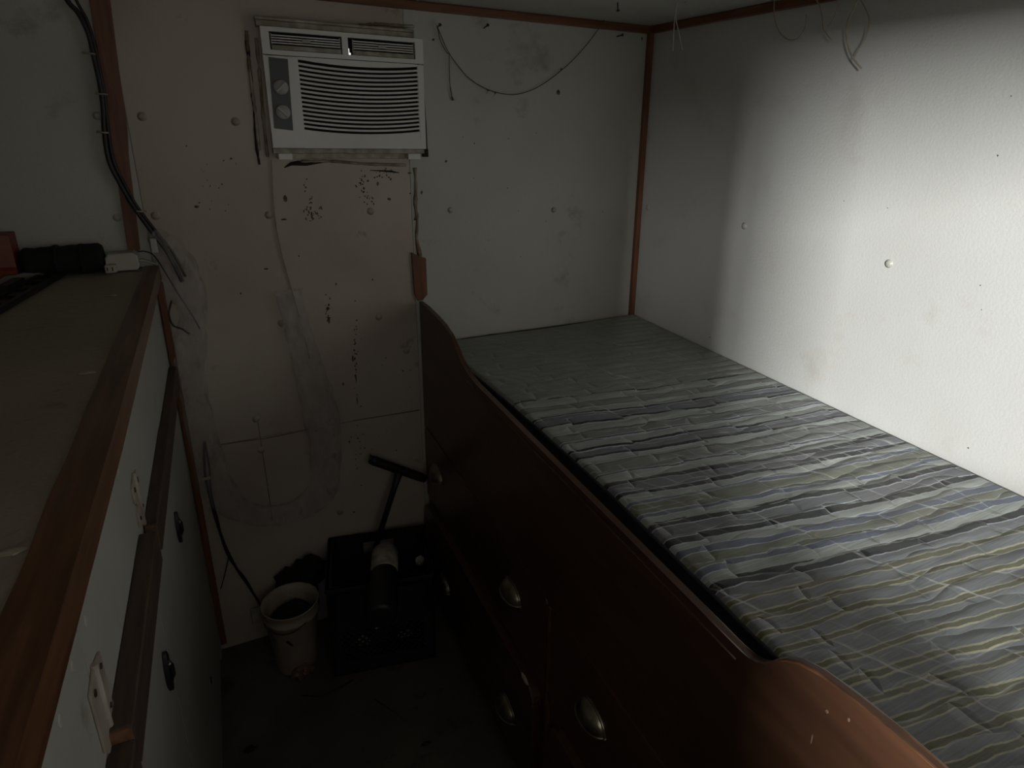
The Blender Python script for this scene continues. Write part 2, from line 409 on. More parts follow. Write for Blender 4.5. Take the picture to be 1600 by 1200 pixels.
# ------------------------------------------------------------------ setting
HX0, HX1, HZ0, HZ1 = 0.1405, 0.5445, 1.5535, 1.8405      # hole for the air conditioner
def plate_with_hole(mb, x0, x1, y0, y1, z0, z1):
    ax, bx = max(x0, HX0), min(x1, HX1); az, bz = max(z0, HZ0), min(z1, HZ1)
    if ax >= bx or az >= bz: mb.box(x0, x1, y0, y1, z0, z1); return
    if ax > x0: mb.box(x0, ax, y0, y1, z0, z1)
    if bx < x1: mb.box(bx, x1, y0, y1, z0, z1)
    if az > z0: mb.box(ax, bx, y0, y1, z0, az)
    if bz < z1: mb.box(ax, bx, y0, y1, bz, z1)
b = MB(); plate_with_hole(b, XL - .06, XR + .06, D + .004, D + .05, -0.02, ZC + .04)
wall_back = tag(b.build('wall_back', OFFW), kind='structure')
def frp(x0, x1, z0, z1, m):
    b = MB(); plate_with_hole(b, x0 + .0008, x1 - .0008, D, D + .0045, z0 + .0008, z1 - .0008)
    return b.build('panel', m, wall_back)
frp(XL, -0.175, 0, ZC, WALL_B); frp(-0.175, 0.508, 0.722, ZC, WALL_BW); frp(-0.175, 0.508, 0, 0.722, WALL_BW); frp(0.508, XR, 0, ZC, WALL_B)
wall_right = tag(MB().box(XR, XR + .05, YB - .05, D + .05, -0.02, ZC + .04).build('wall_right', WALL_R), kind='structure')
wall_left = tag(MB().box(XL - .05, XL, YB - .05, D + .05, -0.02, ZC + .04).build('wall_left', OFFW), kind='structure')
tag(MB().box(XL - .1, XR + .1, YB - .1, D + .1, -0.05, 0.0).build('floor', FLOORM), kind='structure')
ceiling = tag(MB().box(XL - .1, XR + .1, YB - .1, D + .1, ZC, ZC + .05).build('ceiling', CEIL), kind='structure')
# unseen partition behind the viewer; opening, post and slit shaped to pattern daylight
b = MB(); y0, y1 = YB - .04, YB
b.box(XL, -0.440, y0, y1, 0, ZC); b.box(-0.378, -0.215, y0, y1, 0, ZC); b.box(0.60, XR, y0, y1, 0, ZC)
b.box(-0.215, 0.60, y0, y1, 1.840, ZC); b.box(-0.440, -0.378, y0, y1, 0, 1.52); b.box(-0.440, -0.378, y0, y1, 1.77, ZC)
b.box(-0.215, 0.60, y0, y1, 0, 1.22)
tag(b.build('wall_rear_light_mask', OFFW), kind='structure')

# wooden trims
def trim(n, mb, m, lab): return tag(mb.build('trim_%d' % n, m), kind='structure', label=lab)
trim(1, MB().box(XR - .019, XR - .001, D - .019, D - .001, 0.9, ZC - .02, .002), TRIMW, 'reddish wooden batten in the corner above the bunk')
trim(2, MB().box(-0.16, XR - .001, D - .020, D - .001, ZC - .022, ZC - .001, .002), TRIMH, 'reddish wooden batten along the top of the back wall')
trim(3, MB().box(XR - .020, XR - .001, YB, D - .021, ZC - .022, ZC - .001, .002), TRIMH, 'reddish wooden batten along the top of the bright right wall')
p = [onY(142, 0, D - .006), onY(172, 0, D - .006), onY(186, 110, D - .006), onY(199, 200, D - .006), onY(201, 243, D - .006), onY(219, 388, D - .006), onY(200, 388, D - .006), onY(172, 200, D - .006)]
q = [(v.x, v.z) for v in p]; dx = q[1][0] - q[0][0]
q = [(-0.203, 1.936), (-0.166, 1.936)] + q[1:6] + [(-0.215, 1.262), (-0.223, 1.30)] + q[7:]
trim(4, MB().prism(q, 'y', D - .012, D - .001, .001), TRIMW, 'warped reddish batten on the panel joint above the countertop')
trim(5, MB().box(-0.176, -0.160, D - .016, D - .001, 0.03, 1.215, .002), TRIMW, 'narrow reddish batten down the wall beside the cabinet')
q = [(0.499, 1.250), (0.503, 1.249), (0.522, 1.238), (0.543, 1.230), (0.543, 1.115), (0.527, 1.098), (0.513, 1.098), (0.503, 1.118)]
trim(6, MB().prism(q, 'y', D - .012, D - .001, .001), TRIMW, 'short leftover piece of reddish batten above the bunk corner')
# caulk scar on the joint, seam lines
pts = [onY(x, y, D - .001) for x, y in ((648, 262), (650, 290), (649, 320), (652, 345), (651, 372), (656, 400))]
MB().tube(smoothpath(pts, 3), [.006, .004, .003, .005, .004, .007, .005, .004, .006, .003, .004, .005, .004, .006, .008, .007], 6).build('caulk_scar', CAULK, wall_back)
b = MB()
pts = [onY(x, y, D - .0003) for x, y in ((340, 695), (420, 684), (497, 668), (560, 656), (655, 641))]
b.tube(pts, .0016, 5)
pts = [onY(x, y, D - .0003) for x, y in ((403, 660), (412, 720), (426, 812))]
b.tube(pts, .0010, 5)
b.build('seam_line', mat('seam_grime', (0.24, 0.20, 0.16), 0.8, (0.15, 0.12, 0.09), 30), wall_back)

# screw caps
def dome(r, m):
    b = MB(); b.lathe([(r * 1.15, 0), (r * 1.1, -r * .12), (r * .86, -r * .16), (r * .82, -r * .34), (r * .45, -r * .46), (0.0001, -r * .5)], (0, 0, 0), 16, 'y')
    o = b.build('screw_cap', m, wall_back, origin=(0, 0, 0)); return o
caps = [(222, 182, 1), (243, 337, 1), (420, 336, 1), (579, 330, 1), (704, 328, 0), (865, 328, 0), (400, 655, 1), (408, 703, 1), (592, 495, 1),
        (532, 800, 1), (368, 190, 1), (183, 340, 0), (152, 181, 0), (635, 548, 1), (440, 505, 1)]
proto = {0: dome(.0085, CAPM), 1: dome(.0095, CAPM2)}
used = {0: False, 1: False}
for x, y, k in caps:
    v = onY(x, y, D)
    o = proto[k] if not used[k] else proto[k].copy()
    if used[k]: COL.objects.link(o); o.parent = wall_back
    used[k] = True; o.location = (v.x, D, v.z)
rc = None
for x, y in ((1389, 412), (1163, 353), (1012, 324)):
    v = onX(x, y, XR)
    if rc is None:
        b = MB(); r = .009
        b.lathe([(r * 1.15, 0), (r * 1.1, -r * .12), (r * .86, -r * .16), (r * .82, -r * .34), (r * .45, -r * .46), (0.0001, -r * .5)], (0, 0, 0), 16, 'x')
        rc = b.build('screw_cap', CAPM, wall_right, origin=(0, 0, 0)); o = rc
    else:
        o = rc.copy(); COL.objects.link(o); o.parent = wall_right
    o.location = (XR, v.y, v.z)
# small dark holes, flecks and rust on the back wall (real little dabs of dirt)
b = MB()
spots = [(872, 145, 3.2, 3.8), (697, 252, 2, 2), (677, 62, 2, 2), (446, 311, 3, 5), (444, 343, 4, 1.5), (608, 311, 3, 2), (641, 302, 1.6, 1.6), (659, 301, 1.8, 2.6), (649, 342, 2.5, 4),
         (525, 444, 1.5, 1.5), (582, 437, 1.5, 1.5), (416, 420, 3, 1.2), (376, 458, 1.6, 1.6), (307, 323, 3, 1.5), (361, 248, 1.6, 1.6), (590, 287, 2, 2.6),
         (512, 482, 2, 3), (514, 500, 2, 5), (568, 300, 2, 1.5), (555, 470, 1, 1), (467, 400, 1.2, 1), (640, 270, 3, 2), (553, 800, 1.6, 1.4), (536, 600, 1.5, 3),
         (551, 560, 1.2, 6), (556, 590, 1.2, 9), (558, 625, 1.0, 7), (546, 690, 1.4, 2), (570, 700, 1.2, 1.6), (1003, 60, 1.5, 2)]
for x, y, rx, rz in spots:
    v = onY(x, y, D - .0002); k = .0026 * 0.5 * 1.6
    b.lump((v.x, D - .0004, v.z), (rx * k, .0009, rz * k), 1, .3, 2.5, x * .1)
random.seed(3)
for cx, cy, sx, sy, n in ((488, 336, 14, 11, 34), (486, 312, 6, 12, 10), (565, 282, 8, 16, 16), (600, 272, 16, 12, 18), (574, 312, 14, 10, 12), (478, 288, 5, 14, 8), (512, 485, 5, 22, 12),
                          (556, 560, 4, 60, 26), (560, 700, 10, 60, 20), (465, 255, 20, 6, 8), (330, 300, 60, 90, 14), (800, 300, 110, 160, 12), (600, 620, 40, 120, 14)):
    for _ in range(n):
        x = random.gauss(cx, sx * .5); y = random.gauss(cy, sy * .5); v = onY(x, y, D); k = .0022 if n < 11 or sx > 30 else .0031
        b.lump((v.x, D - .0003, v.z), (random.uniform(.4, 1.1) * k, .0007, random.uniform(.4, 1.3) * k), 1, .3, 2.5, x)
tag(b.build('dirt_specks', RUST, wall_back), kind='stuff')
b = MB()
for x, y, r in ((1109, 527, 2.6), (1559, 243, 2), (1513, 700, 1.6), (1387, 325, 1.2), (1319, 314, 1.3), (1532, 446, 1.3), (1534, 484, 1.2), (1580, 150, 1.3)):
    v = onX(x, y, XR); b.lump((XR - .0003, v.y, v.z), (.0008, r * .0009, r * .001), 1, .3, 2.5, x)
build_each(b, 'speck', RUST, wall_right)

# ------------------------------------------------------------------ bunk
bunk = thing('bunk_bed', (0.92, 0.92, 0), 'dark mahogany built-in bunk with drawers and a scroll-ended front board', 'bunk bed')
prof_px = [(657, 472), (672, 482), (690, 499), (704, 516), (711, 533), (716, 552), (722, 564), (735, 578)]
cove = [onX(x, y, XF) for x, y in prof_px]
top = [(1.897, cove[0].z)] + [(min(v.y, 1.89), v.z) for v in cove[1:]]
midz = 1.004
top = [(y, max(z, midz)) for y, z in top if y > 1.36]
top = [(1.897, 1.094), (1.83, 1.094), (1.74, 1.092), (1.66, 1.086), (1.60, 1.075), (1.56, 1.058), (1.53, 1.036), (1.50, 1.018), (1.46, 1.008), (1.40, 1.004)]
top += [(1.1, 1.003), (0.8, 1.003), (0.54, 1.003), (0.455, 1.002), (0.436, 1.001), (0.422, 1.006), (0.411, 1.018), (0.400, 1.033), (0.386, 1.049), (0.368, 1.061), (0.340, 1.071), (0.30, 1.076), (0.25, 1.080), (0.18, 1.081), (0.05, 1.078), (-0.02, 1.07)]
poly = top + [(-0.02, 0.66), (1.897, 0.66)]
b = MB(); b.prism([(y, z) for y, z in poly], 'x', XF, XF + .013)
# round the top arrises and give them the worn colour
es = []
for e in b.bm.edges:
    a, c = e.verts
    if abs(a.co.x - c.co.x) < 1e-6 and a.co.z > .99 and c.co.z > .99: es.append(e)
r = bmesh.ops.bevel(b.bm, geom=es, offset=.0032, segments=3, profile=0.5, affect='EDGES')
for f in r['faces']: f.material_index = 1; f.smooth = True
b.build('front_board', [BUNKW, BUNKE], bunk)
# bead line just below the rail
b = MB()
bead = [(XF - .0002, y, z - .018) for y, z in top if .45 < y < 1.5]
b.tube(bead, .0022, 6); b.build('bead', BUNKW, bunk)
# carcass behind the drawers
b = MB()
b.box(XF + .004, XF + .020, -0.02, 1.897, 0.0, 0.66)
b.box(XF + .020, XR - .002, -0.02, 0.0, 0.0, 0.78); b.box(XF + .020, XR - .002, 1.88, 1.897, 0.0, 0.78)
b.build('carcass', BUNKW, bunk)
MB().box(XF + .020, XR - .002, 0.0, 1.88, 0.76, 0.78).build('bed_deck', BUNKW, bunk)
MB().box(XF - .002, XF + .004, 0.9585, 0.9715, 0.02, 0.655, .001).build('stile', BUNKE, bunk)
def cup_pull(y, z, x, parent, s=1.0):
    # half-dome bin pull: open at the bottom, flange at the rim
    b = MB(); n, mseg = 14, 7; w, h, d = .047 * s, .036 * s, .026 * s
    rows = []
    for j in range(mseg + 1):
        ph = j / mseg * math.pi / 2
        row = []
        for i in range(n + 1):
            th = math.pi * i / n
            yy = math.cos(th) * w * math.cos(ph) ; zz = math.sin(th) * h * math.cos(ph)
            row.append(b.bm.verts.new((x - d * math.sin(ph) , y + yy * 1.0, z + zz)))
        rows.append(row)
    for j in range(mseg):
        for i in range(n):
            if j == mseg - 1:
                f = b.bm.faces.new((rows[j][i], rows[j][i + 1], rows[j + 1][i]))
            else: f = b.bm.faces.new((rows[j][i], rows[j][i + 1], rows[j + 1][i + 1], rows[j + 1][i]))
            f.smooth = True
    rim = [(x - .001, y + math.cos(math.pi * i / n) * w, z + math.sin(math.pi * i / n) * h) for i in range(n + 1)]
    b.tube(rim, .0032 * s, 6)
    b.tube([(x - .001, y - w - .006, z), (x - .001, y - w, z)], .004 * s, 6)
    b.tube([(x - .001, y + w + .006, z), (x - .001, y + w, z)], .004 * s, 6)
    # lower lip bulging outward
    b.tube([(x - .001 - d * math.sin(math.pi * i / n), y + math.cos(math.pi * i / n) * w, z) for i in range(n + 1)], .0018 * s, 6)
    return b.build('cup_pull', NICKEL, parent)
def drawer(y0, y1, z0, z1, x0, x1, rad, pulls, edge_m, z_pull):
    c = []
    for (cy, cz, a0) in ((y1 - rad, z1 - rad, 0), (y0 + rad, z1 - rad, 90), (y0 + .004, z0 + .004, 180), (y1 - .004, z0 + .004, 270)):
        rr = rad if a0 < 180 else .004
        for k in range(7):
            t = math.radians(a0 + 15 * k); c.append((cy + rr * math.cos(t), cz + rr * math.sin(t)))
    b = MB(); b.prism(c, 'x', x0, x1)
    es = [e for e in b.bm.edges if abs(e.verts[0].co.x - x0) < 1e-6 and abs(e.verts[1].co.x - x0) < 1e-6]
    r = bmesh.ops.bevel(b.bm, geom=es, offset=.004, segments=2, profile=0.5, affect='EDGES')
    for f in r['faces']: f.material_index = 1
    d = b.build('drawer', [BUNKW, edge_m], bunk)
    for y in pulls: cup_pull(y, z_pull, x0, d)
    return d
pu = [onX(684, 748, XF - .003).y, onX(801, 918, XF - .003).y, onX(926, 1112, XF - .003).y]
drawer(0.976, 1.885, 0.405, 0.668, XF - .003, XF + .003, .012, [pu[0], pu[1]], BUNKW, 0.545)
drawer(0.02, 0.954, 0.405, 0.668, XF - .003, XF + .003, .012, [pu[2], 0.17], BUNKW, 0.548)
XD = XF - .020
lowp = onX(793, 1110, XD)
EDGE2 = mat('drawer_edge', (0.11, 0.055, 0.032), 0.4, (0.055, 0.026, 0.015), 22, 0.35, 0.6, coat=0.2)
dl = drawer(1.000, 1.870, 0.070, 0.392, XD, XF + .003, .045, [lowp.y, 1.66], EDGE2, 0.195)
drawer(0.03, 0.925, 0.070, 0.392, XD, XF + .003, .045, [0.72, 0.21], EDGE2, 0.195)
v = onX(819, 1044, XD)
tg = MB().lump((XD + .002, v.y, 0.388), (.0035, .020, .009), 2, .1, 1.5).build('paper_tag', TAGM, dl)
tag(tg, 'small white paper tag stuck on the drawer edge')
# worn chips on the front board
b = MB()
for x, y, w, h, a in ((1268, 1155, 1.3, 9, .35), (1292, 1112, 3, 3, 0), (1326, 1125, 2, 3, 0), (895, 895, .8, 2, 0), (680, 508, 1, 2.5, 0), (870, 945, 1.2, 9, 0), (871, 1150, 1.4, 20, 0), (846, 1030, .8, 8, 0)):
    v = onX(x, y, XF - .0004); b.lump((XF - .0004, v.y, v.z), (.0006, w * .0009, h * .0009), 1, .25, 2, x)
build_each(b, 'chip', mat('chipped_varnish', (0.20, 0.12, 0.08), 0.6, (0.16, 0.09, 0.06), 60), bunk)

# ------------------------------------------------------------------ mattress
mt = thing('mattress', (0.965, 0.92, 0.78), 'bare thin mattress with quilted grey-green striped ticking on the bunk', 'mattress')
MX1 = 1.327; MY0, MY1 = -0.005, 1.885
def left_edge(y):
    P = [(-0.01, .598), (.40, .598), (.52, .600), (.70, .604), (.90, .607), (1.1, .604), (1.3, .598), (1.5, .588), (1.7, .574), (1.9, .562)]
    for (a, u), (c, w) in zip(P, P[1:]):
        if y <= c: return u + (w - u) * (y - a) / (c - a)
    return P[-1][1]
NX, NY = 120, 300
verts = []; faces = []
for j in range(NY + 1):
    y = MY0 + (MY1 - MY0) * j / NY; xl = left_edge(y)
    for i in range(NX + 1):
        u = i / NX; x = xl + (MX1 - xl) * u
        e = min(u * (MX1 - xl), (1 - u) * (MX1 - xl), y - MY0, MY1 - y)
        z = 0.958 + 0.010 * max(0, (u - .6)) / .4
        ef = min(1.0, e / .05)
        z += ef * .0035 * noise.noise(Vector((x * 7, y * 12, 0))) + ef * .0018 * noise.noise(Vector((x * 17, y * 30, 3)))
        z += ef * .0012 * math.sin(y * 150 + 2.5 * noise.noise(Vector((x * 4, y * 4, 7)))) * (1 if y < 1.35 else .3)
        z -= .008 * math.exp(-e / .0035)
        verts.append((x, y, z))
for j in range(NY):
    for i in range(NX):
        a = j * (NX + 1) + i; faces.append((a, a + 1, a + NX + 2, a + NX + 1))
me = bpy.data.meshes.new('ticking'); me.from_pydata(verts, [], faces); me.materials.append(TICK); me.shade_smooth()
tk = bpy.data.objects.new('ticking', me); COL.objects.link(tk); tk.parent = mt; tk.location = -WORLD[mt.name]
WORLD[tk.name] = Vector((0, 0, 0))
# side border
b = MB(); loop = []
for j in range(41): y = MY0 + (MY1 - MY0) * j / 40; loop.append((left_edge(y), y))
loop += [(MX1, MY1), (MX1, MY0)]
b.prism([(x + .0005, y) for x, y in loop[:41]] + [(MX1, MY1), (MX1, MY0)], 'z', 0.782, 0.944)
b.build('border', BORDERM, mt)
b = MB()
pp = [(left_edge(MY0 + (MY1 - MY0) * j / 60) + .001, MY0 + (MY1 - MY0) * j / 60, 0.9475 + .002 * noise.noise(Vector((0, j * .4, 0)))) for j in range(61)]
b.tube(pp + [(left_edge(MY1) + (MX1 - left_edge(MY1)) * k / 20, MY1 + .001, 0.952 + .004 * k / 20 + .003 * noise.noise(Vector((k * .7, 0, 0)))) for k in range(1, 21)], .0042, 8)
b.build('piping', BORDERM, mt)

# ------------------------------------------------------------------ counter and cabinet
CT = 1.259; CY0 = 0.12
top_ = thing('countertop', (-0.5, 1.0, 1.222), 'textured beige countertop with a dark wooden edge strip', 'countertop')
b = MB(); b.box(XL + .002, -0.186, CY0, D - .002, 1.224, CT - .001, 0)
b.build('worktop', COUNTERM, top_)
b = MB(); n = 60; A = []
rowin = []; 
pts = []
for j in range(n + 1):
    y = CY0 + (D - .004 - CY0) * j / n
    pts.append((-0.192 + .0022 * noise.noise(Vector((0, y * 9, 0))), y))
poly2 = pts + [(-0.152 - .010 * min(1, max(0, (y - .9) / 1.0)), y) for _, y in pts[::-1]]
b.prism(poly2, 'z', 1.2215, CT + .0015)
es = [e for e in b.bm.edges if all(abs(v.co.z - (CT + .0015)) < 1e-5 and v.co.x > -.17 for v in e.verts)]
bmesh.ops.bevel(b.bm, geom=es, offset=.005, segments=3, profile=.5, affect='EDGES')
b.build('edge_strip', COUNTERW, top_)
b = MB()
for x, y in ((20, 862), (135, 583), (175, 462)):
    v = onZ(x, y, CT); b.lump((v.x, v.y, CT + .0005), (.012, .007, .0022), 2, .2, 2, x)
build_each(b, 'resin_drip', COUNTERM, top_)

cab = thing('cabinet', (-0.5, 1.0, 0), 'white panelled cabinet with wooden battens under the beige countertop', 'cabinet')
b = MB(); b.box(XL + .003, XC - .005, CY0 + .01, D - .003, 0.0, 1.2205)
b.build('carcass', CABW, cab)
b = MB(); b.box(XC - .004, XC - .0005, CY0 + .01, D - .004, 1.190, 1.2205); b.box(XC - .004, XC - .0005, 1.855, D - .004, 0.0, 1.19)
b.build('face_frame', CABW, cab)
MB().tube([(XC + .001, CY0 + .02, 1.2195), (XC + .001, D - .01, 1.2195)], .0025, 6).build('caulk_line', CAPM, cab)
ys = [0.235, 0.645, 1.055, 1.468, 1.850]
ups = []
BZ = [(.940, .998), (.958, 1.014), (.948, 1.000), (.940, .996)]
for i in range(4):
    y0, y1 = ys[i] + .0015, ys[i + 1] - .0015
    u = MB().box(XC - .004, XC, y0, y1, 0.992, 1.187, .0006).build('upper_door', CABW, cab); ups.append(u)
    d = MB().box(XC - .004, XC, y0, y1, 0.045, 0.989, .0006).build('lower_door', CABW, cab)
    # batten under the upper door
    dy = [(.02, .0), (.0, .030), (.012, .008), (.0, 0)][i]
    t = [.024, .024, .020, .018][i]
    bt = MB().box(XC + .0005, XC + .0005 + t, y0 + dy[0], y1 - dy[1] , BZ[i][0], BZ[i][1], .002)
    bt.build('batten', BATTEN, u)
    MB().box(XC + .002, XC - .001 + t, y0 + dy[0] - .0025, y0 + dy[0] - .0002, BZ[i][0] + .002, BZ[i][1] - .002, 0).build('end_grain', BATTENEND, u)
    # pull
    yp = [0.30, 0.62, 1.00, 1.435][i] if i else 0.30
    zc = 0.762
    b = MB(); r = []
    for k in range(20):
        t_ = 2 * math.pi * k / 20; c_, s_ = math.cos(t_), math.sin(t_)
        r.append((yp + .017 * c_ * (1 - .25 * abs(s_)), zc + .040 * s_))
    b.prism(r, 'x', XC, XC + .007, .0018); pl = b.build('pull', BLACKP, d)
    b = MB(); b.tube([(XC + .005, yp, zc + .022), (XC + .009, yp, zc + .010), (XC + .009, yp, zc - .010), (XC + .005, yp, zc - .022)], [.003, .0045, .0045, .003], 8)
    b.build('grip', BLACKP, pl)
    MB().lathe([(.0001, .0105), (.005, .010), (.006, .006)], (XC, yp, zc + .012), 12, 'x').build('screw', NICKEL, pl)
MB().box(XC, XC + .002, 1.50, 1.51, .245, .262).build('keyhole', CRACK, cab)
# hinges
for y, z0, z1, par in ((1.067, 1.005, 1.095, ups[1]), (0.655, 0.955, 1.095, ups[0])):
    b = MB(); w = .031
    for s in (-1, 1):
        q = [(y, z0), (y + s * w, z0 + .012), (y + s * w, z0 + .035), (y + s * w * .55, z0 + .045), (y + s * w, z0 + .055), (y + s * w, z1 - .008), (y, z1)]
        b.prism(q, 'x', XC + .0003, XC + .003, .0006)
    h = b.build('hinge', HINGEM, par)
    b = MB(); b.tube([(XC + .003, y, z0 - .002), (XC + .003, y, z1 + .002)], .0034, 10)
    b.build('hinge_pin', HINGEM, h)
    b = MB()
    for s in (-1, 1):
        for z in (z0 + .022, z0 + .068 if s > 0 else z1 - .016, z1 - .018):
            b.lathe([(.0001, .0012), (.0030, .001), (.0036, -.001)], (XC + .0035, y + s * w * .62, z), 10, 'x')
    build_each(b, 'screw', IRON, h)
# filler bumps on the cabinet face
b = MB()
for x, y in ((185, 738), (134, 970), (113, 1040), (94, 1125), (199, 672)):
    v = onX(x, y, XC); b.lump((XC, v.y, v.z), (.0016, .006, .007), 2, .05, 1)
build_each(b, 'filler_bump', CAPM, cab)

# ------------------------------------------------------------------ air conditioner
YF = D - .035
ac = thing('air_conditioner', (0.345, D, 1.545), 'white window air conditioner set in the back wall', 'air conditioner')
FX0, FX1, FZ0, FZ1 = 0.140, 0.550, 1.553, 1.841
def fpt(x, y): v = onY(x, y, YF); return (v.x, v.z)
# housing shell: top, bottom and sides (open to the outside behind)
b = MB()
b.box(FX0, FX0 + .004, YF + .006, D + .10, FZ0, FZ1); b.box(FX1 - .009, FX1 - .005, YF + .006, D + .10, FZ0, FZ1)
b.box(FX0 + .004, FX1 - .009, YF + .006, D + .10, FZ0, FZ0 + .004); b.box(FX0 + .004, FX1 - .009, YF + .006, D + .10, FZ1 - .004, FZ1)
b.build('housing', ACW, ac)
# black plate added to block outside light behind the slots, save one small gap
gx, gz = fpt(548, 82)
b = MB(); yb0, yb1 = YF + .020, YF + .024
b.box(FX0 + .004, gx - .0045, yb0, yb1, FZ0 + .004, FZ1 - .004); b.box(gx + .0045, FX1 - .009, yb0, yb1, FZ0 + .004, FZ1 - .004)
b.box(gx - .0045, gx + .0045, yb0, yb1, FZ0 + .004, gz - .0055); b.box(gx - .0045, gx + .0045, yb0, yb1, gz + .0115, FZ1 - .004)
b.box(gx + .001, gx + .0045, yb0, yb1, gz + .001, gz + .0125)
b.build('light_block_plate', ACBLACK, ac)
# lower panel with the curved grille: left part, right part, bottom part, strips between slots
GX0, GX1 = 0.2225, 0.5320; GZ0, GZ1 = 1.594, 1.772; ZB = 1.776
b = MB()
b.box(FX0, GX0, YF, YF + .010, FZ0, ZB, .002)
b.box(GX1, FX1, YF, YF + .010, FZ0, ZB, .002)
b.box(GX0 - .002, GX1 + .002, YF + .0002, YF + .010, FZ0, 1.582, 0)
b.build('front_panel', ACW, ac)
NS = 16
def bow(u): return -.0095 * (1 - (2 * u - 1) ** 2)
def slat(z_at, th):
    b = MB(); n = 16; lo, hi = [], []
    for k in range(n + 1):
        u = k / n; x = GX0 - .001 + (GX1 - GX0 + .002) * u
        zc = z_at(u); lo.append((x, zc - th / 2)); hi.append((x, zc + th / 2))
    b.prism(lo + hi[::-1], 'y', YF + .0006, YF + .007)
    return b
pitch = (1.7720 - 1.5990) / NS
for i in range(NS + 1):
    z0 = 1.5990 + pitch * i - .0005
    fall = 0.002 * (i / NS)
    th = .0051
    if i == 0: 
        b = MB(); n = 16; up_ = [(GX0 - .001 + (GX1 - GX0 + .002) * k / n, z0 + bow(k / n) + .002) for k in range(n + 1)]
        b.prism([(GX0 - .001, 1.580), (GX1 + .001, 1.580)] + up_[::-1], 'y', YF + .0006, YF + .007)
    elif i == NS:
        b = MB(); n = 16; dn = [(GX0 - .001 + (GX1 - GX0 + .002) * k / n, z0 + bow(k / n) - .001) for k in range(n + 1)]
        b.prism(dn + [(GX1 + .001, ZB), (GX0 - .001, ZB)], 'y', YF + .0006, YF + .007)
    else:
        b = slat(lambda u, z0=z0: z0 + bow(u) , th)
    b.build('grille_slat', ACW, ac)
# vent band
b = MB(); VZ0, VZ1 = 1.7775, FZ1
va = (0.160, 0.3335, 1.7885, 1.8305); vb = (0.3495, 0.5265, 1.7885, 1.8305)
b.box(FX0, va[0], YF - .004, YF + .010, VZ0, VZ1, .0015); b.box(va[1], vb[0], YF - .004, YF + .010, VZ0, VZ1, .0015); b.box(vb[1], FX1, YF - .004, YF + .010, VZ0, VZ1, .0015)
for q in (va, vb):
    b.box(q[0] - .001, q[1] + .001, YF - .0038, YF + .010, VZ0, q[2], 0); b.box(q[0] - .001, q[1] + .001, YF - .0038, YF + .010, q[3], VZ1, 0)
b.build('vent_band', ACW, ac)
for q in (va, vb):
    b = MB(); x0 = q[0] + .003; 
    if q is vb: x0 = gx + .0062
    b.box(x0, x0 + .0025, YF + .002, YF + .010, q[2] + .001, q[3] - .0035); b.box(q[1] - .0045, q[1] - .002, YF + .002, YF + .010, q[2] + .001, q[3] - .0035)
    b.box(x0, q[1] - .002, YF - .001, YF + .012, q[2] + .001, q[2] + .012, .001)
    vent = b.build('air_vent', ACTRIM, ac)
    for k in range(4):
        z = q[2] + .0155 + k * .0058
        s = MB().box(x0 + .002, q[1] - .004, YF + .001, YF + .014, z, z + .0026); s.build('louvre', ACW, vent)
    cx = (q[0] + q[1]) / 2
    MB().box(cx - .010, cx + .010, YF - .002, YF + .006, q[2] + .0215, q[2] + .0285, .001).build('slider_tab', KNOBM, vent)
# control panel
q = [fpt(419.5, 89), fpt(449.5, 92.5), fpt(458, 204), fpt(428.5, 200.5)]
cp = MB().prism(q, 'y', YF - .002, YF + .001, .0005).build('control_panel', ACDARK, ac)
for x, y, a in ((438.5, 136.5, .75), (441.7, 175.2, -.75)):
    kx, kz = fpt(x, y)
    b = MB(); b.lathe([(.0178, -.002), (.0178, -.010), (.0165, -.012), (.0001, -.0122)], (kx, YF, kz), 20, 'y')
    kn = b.build('dial_knob', KNOBM, cp)
    b = MB(); c, s = math.cos(a), math.sin(a); w, l = .0024, .0160
    q = [(kx + c * u * l - s * v * w, kz + s * u * l + c * v * w) for u, v in ((-1, -1), (1, -1), (1, 1), (-1, 1))]
    b.prism(q, 'y', YF - .016, YF - .012, .0004); b.build('dial_grip', KNOBM, kn)
# surrounding trim strips and sill
b = MB(); b.box(0.131, 0.528, D - .034, D - .006, 1.856, 1.8625, .0015); b.box(0.133, 0.530, D - .026, D - .002, 1.842, 1.856, .0015)
b.build('top_rail', ACTRIM, ac)
b = MB(); b.box(0.140, 0.545, D - .030, D - .002, 1.540, 1.552, .0015); b.box(0.148, 0.500, D - .022, D - .002, 1.526, 1.540, .0015)
b.build('sill_strip', ACTRIM, ac)
for x0, x1 in ((0.152, 0.186), (0.496, 0.532)):
    MB().box(x0, x1, D - .034, D - .010, 1.524, 1.540, .0012).build('sill_clip', ACW, ac)
# filler strip and dark gap around the opening
b = MB(); n = 14
pl_ = [onY(x, y, D) for x, y in ((382, 60), (386, 90), (390, 120), (392, 150), (395, 180), (396, 210), (400, 240), (403, 257))]
pts = smoothpath([(v.x + .004, D - .001, v.z) for v in pl_], 4)
b.tube(pts, [.0015 + .0035 * abs(noise.noise(Vector((k * .8, 1, 0)))) * 2 * (1 - k / len(pts) * .6) + .001 for k in range(len(pts))], 6)
b.tube([(0.558, D - .001, 1.80), (0.557, D - .001, 1.70), (0.561, D - .001, 1.62), (0.560, D - .001, 1.545)], [.0012, .0024, .0016, .003], 6)
b.box(0.546, 0.562, D - .012, D - .0005, 1.530, 1.552)
build_each(b, 'dark_gap', CRACK, ac)
b = MB()
for q in ([(375, 262), (398, 256), (420, 255), (436, 251), (452, 250)], ):
    pass
g1 = [onY(x, y, D - .001) for x, y in ((444, 262), (455, 256), (466, 255), (478, 257), (500, 253), (515, 253))]
b.tube([(v.x, v.y, v.z) for v in g1], [.001, .005, .007, .004, .004, .001], 6)
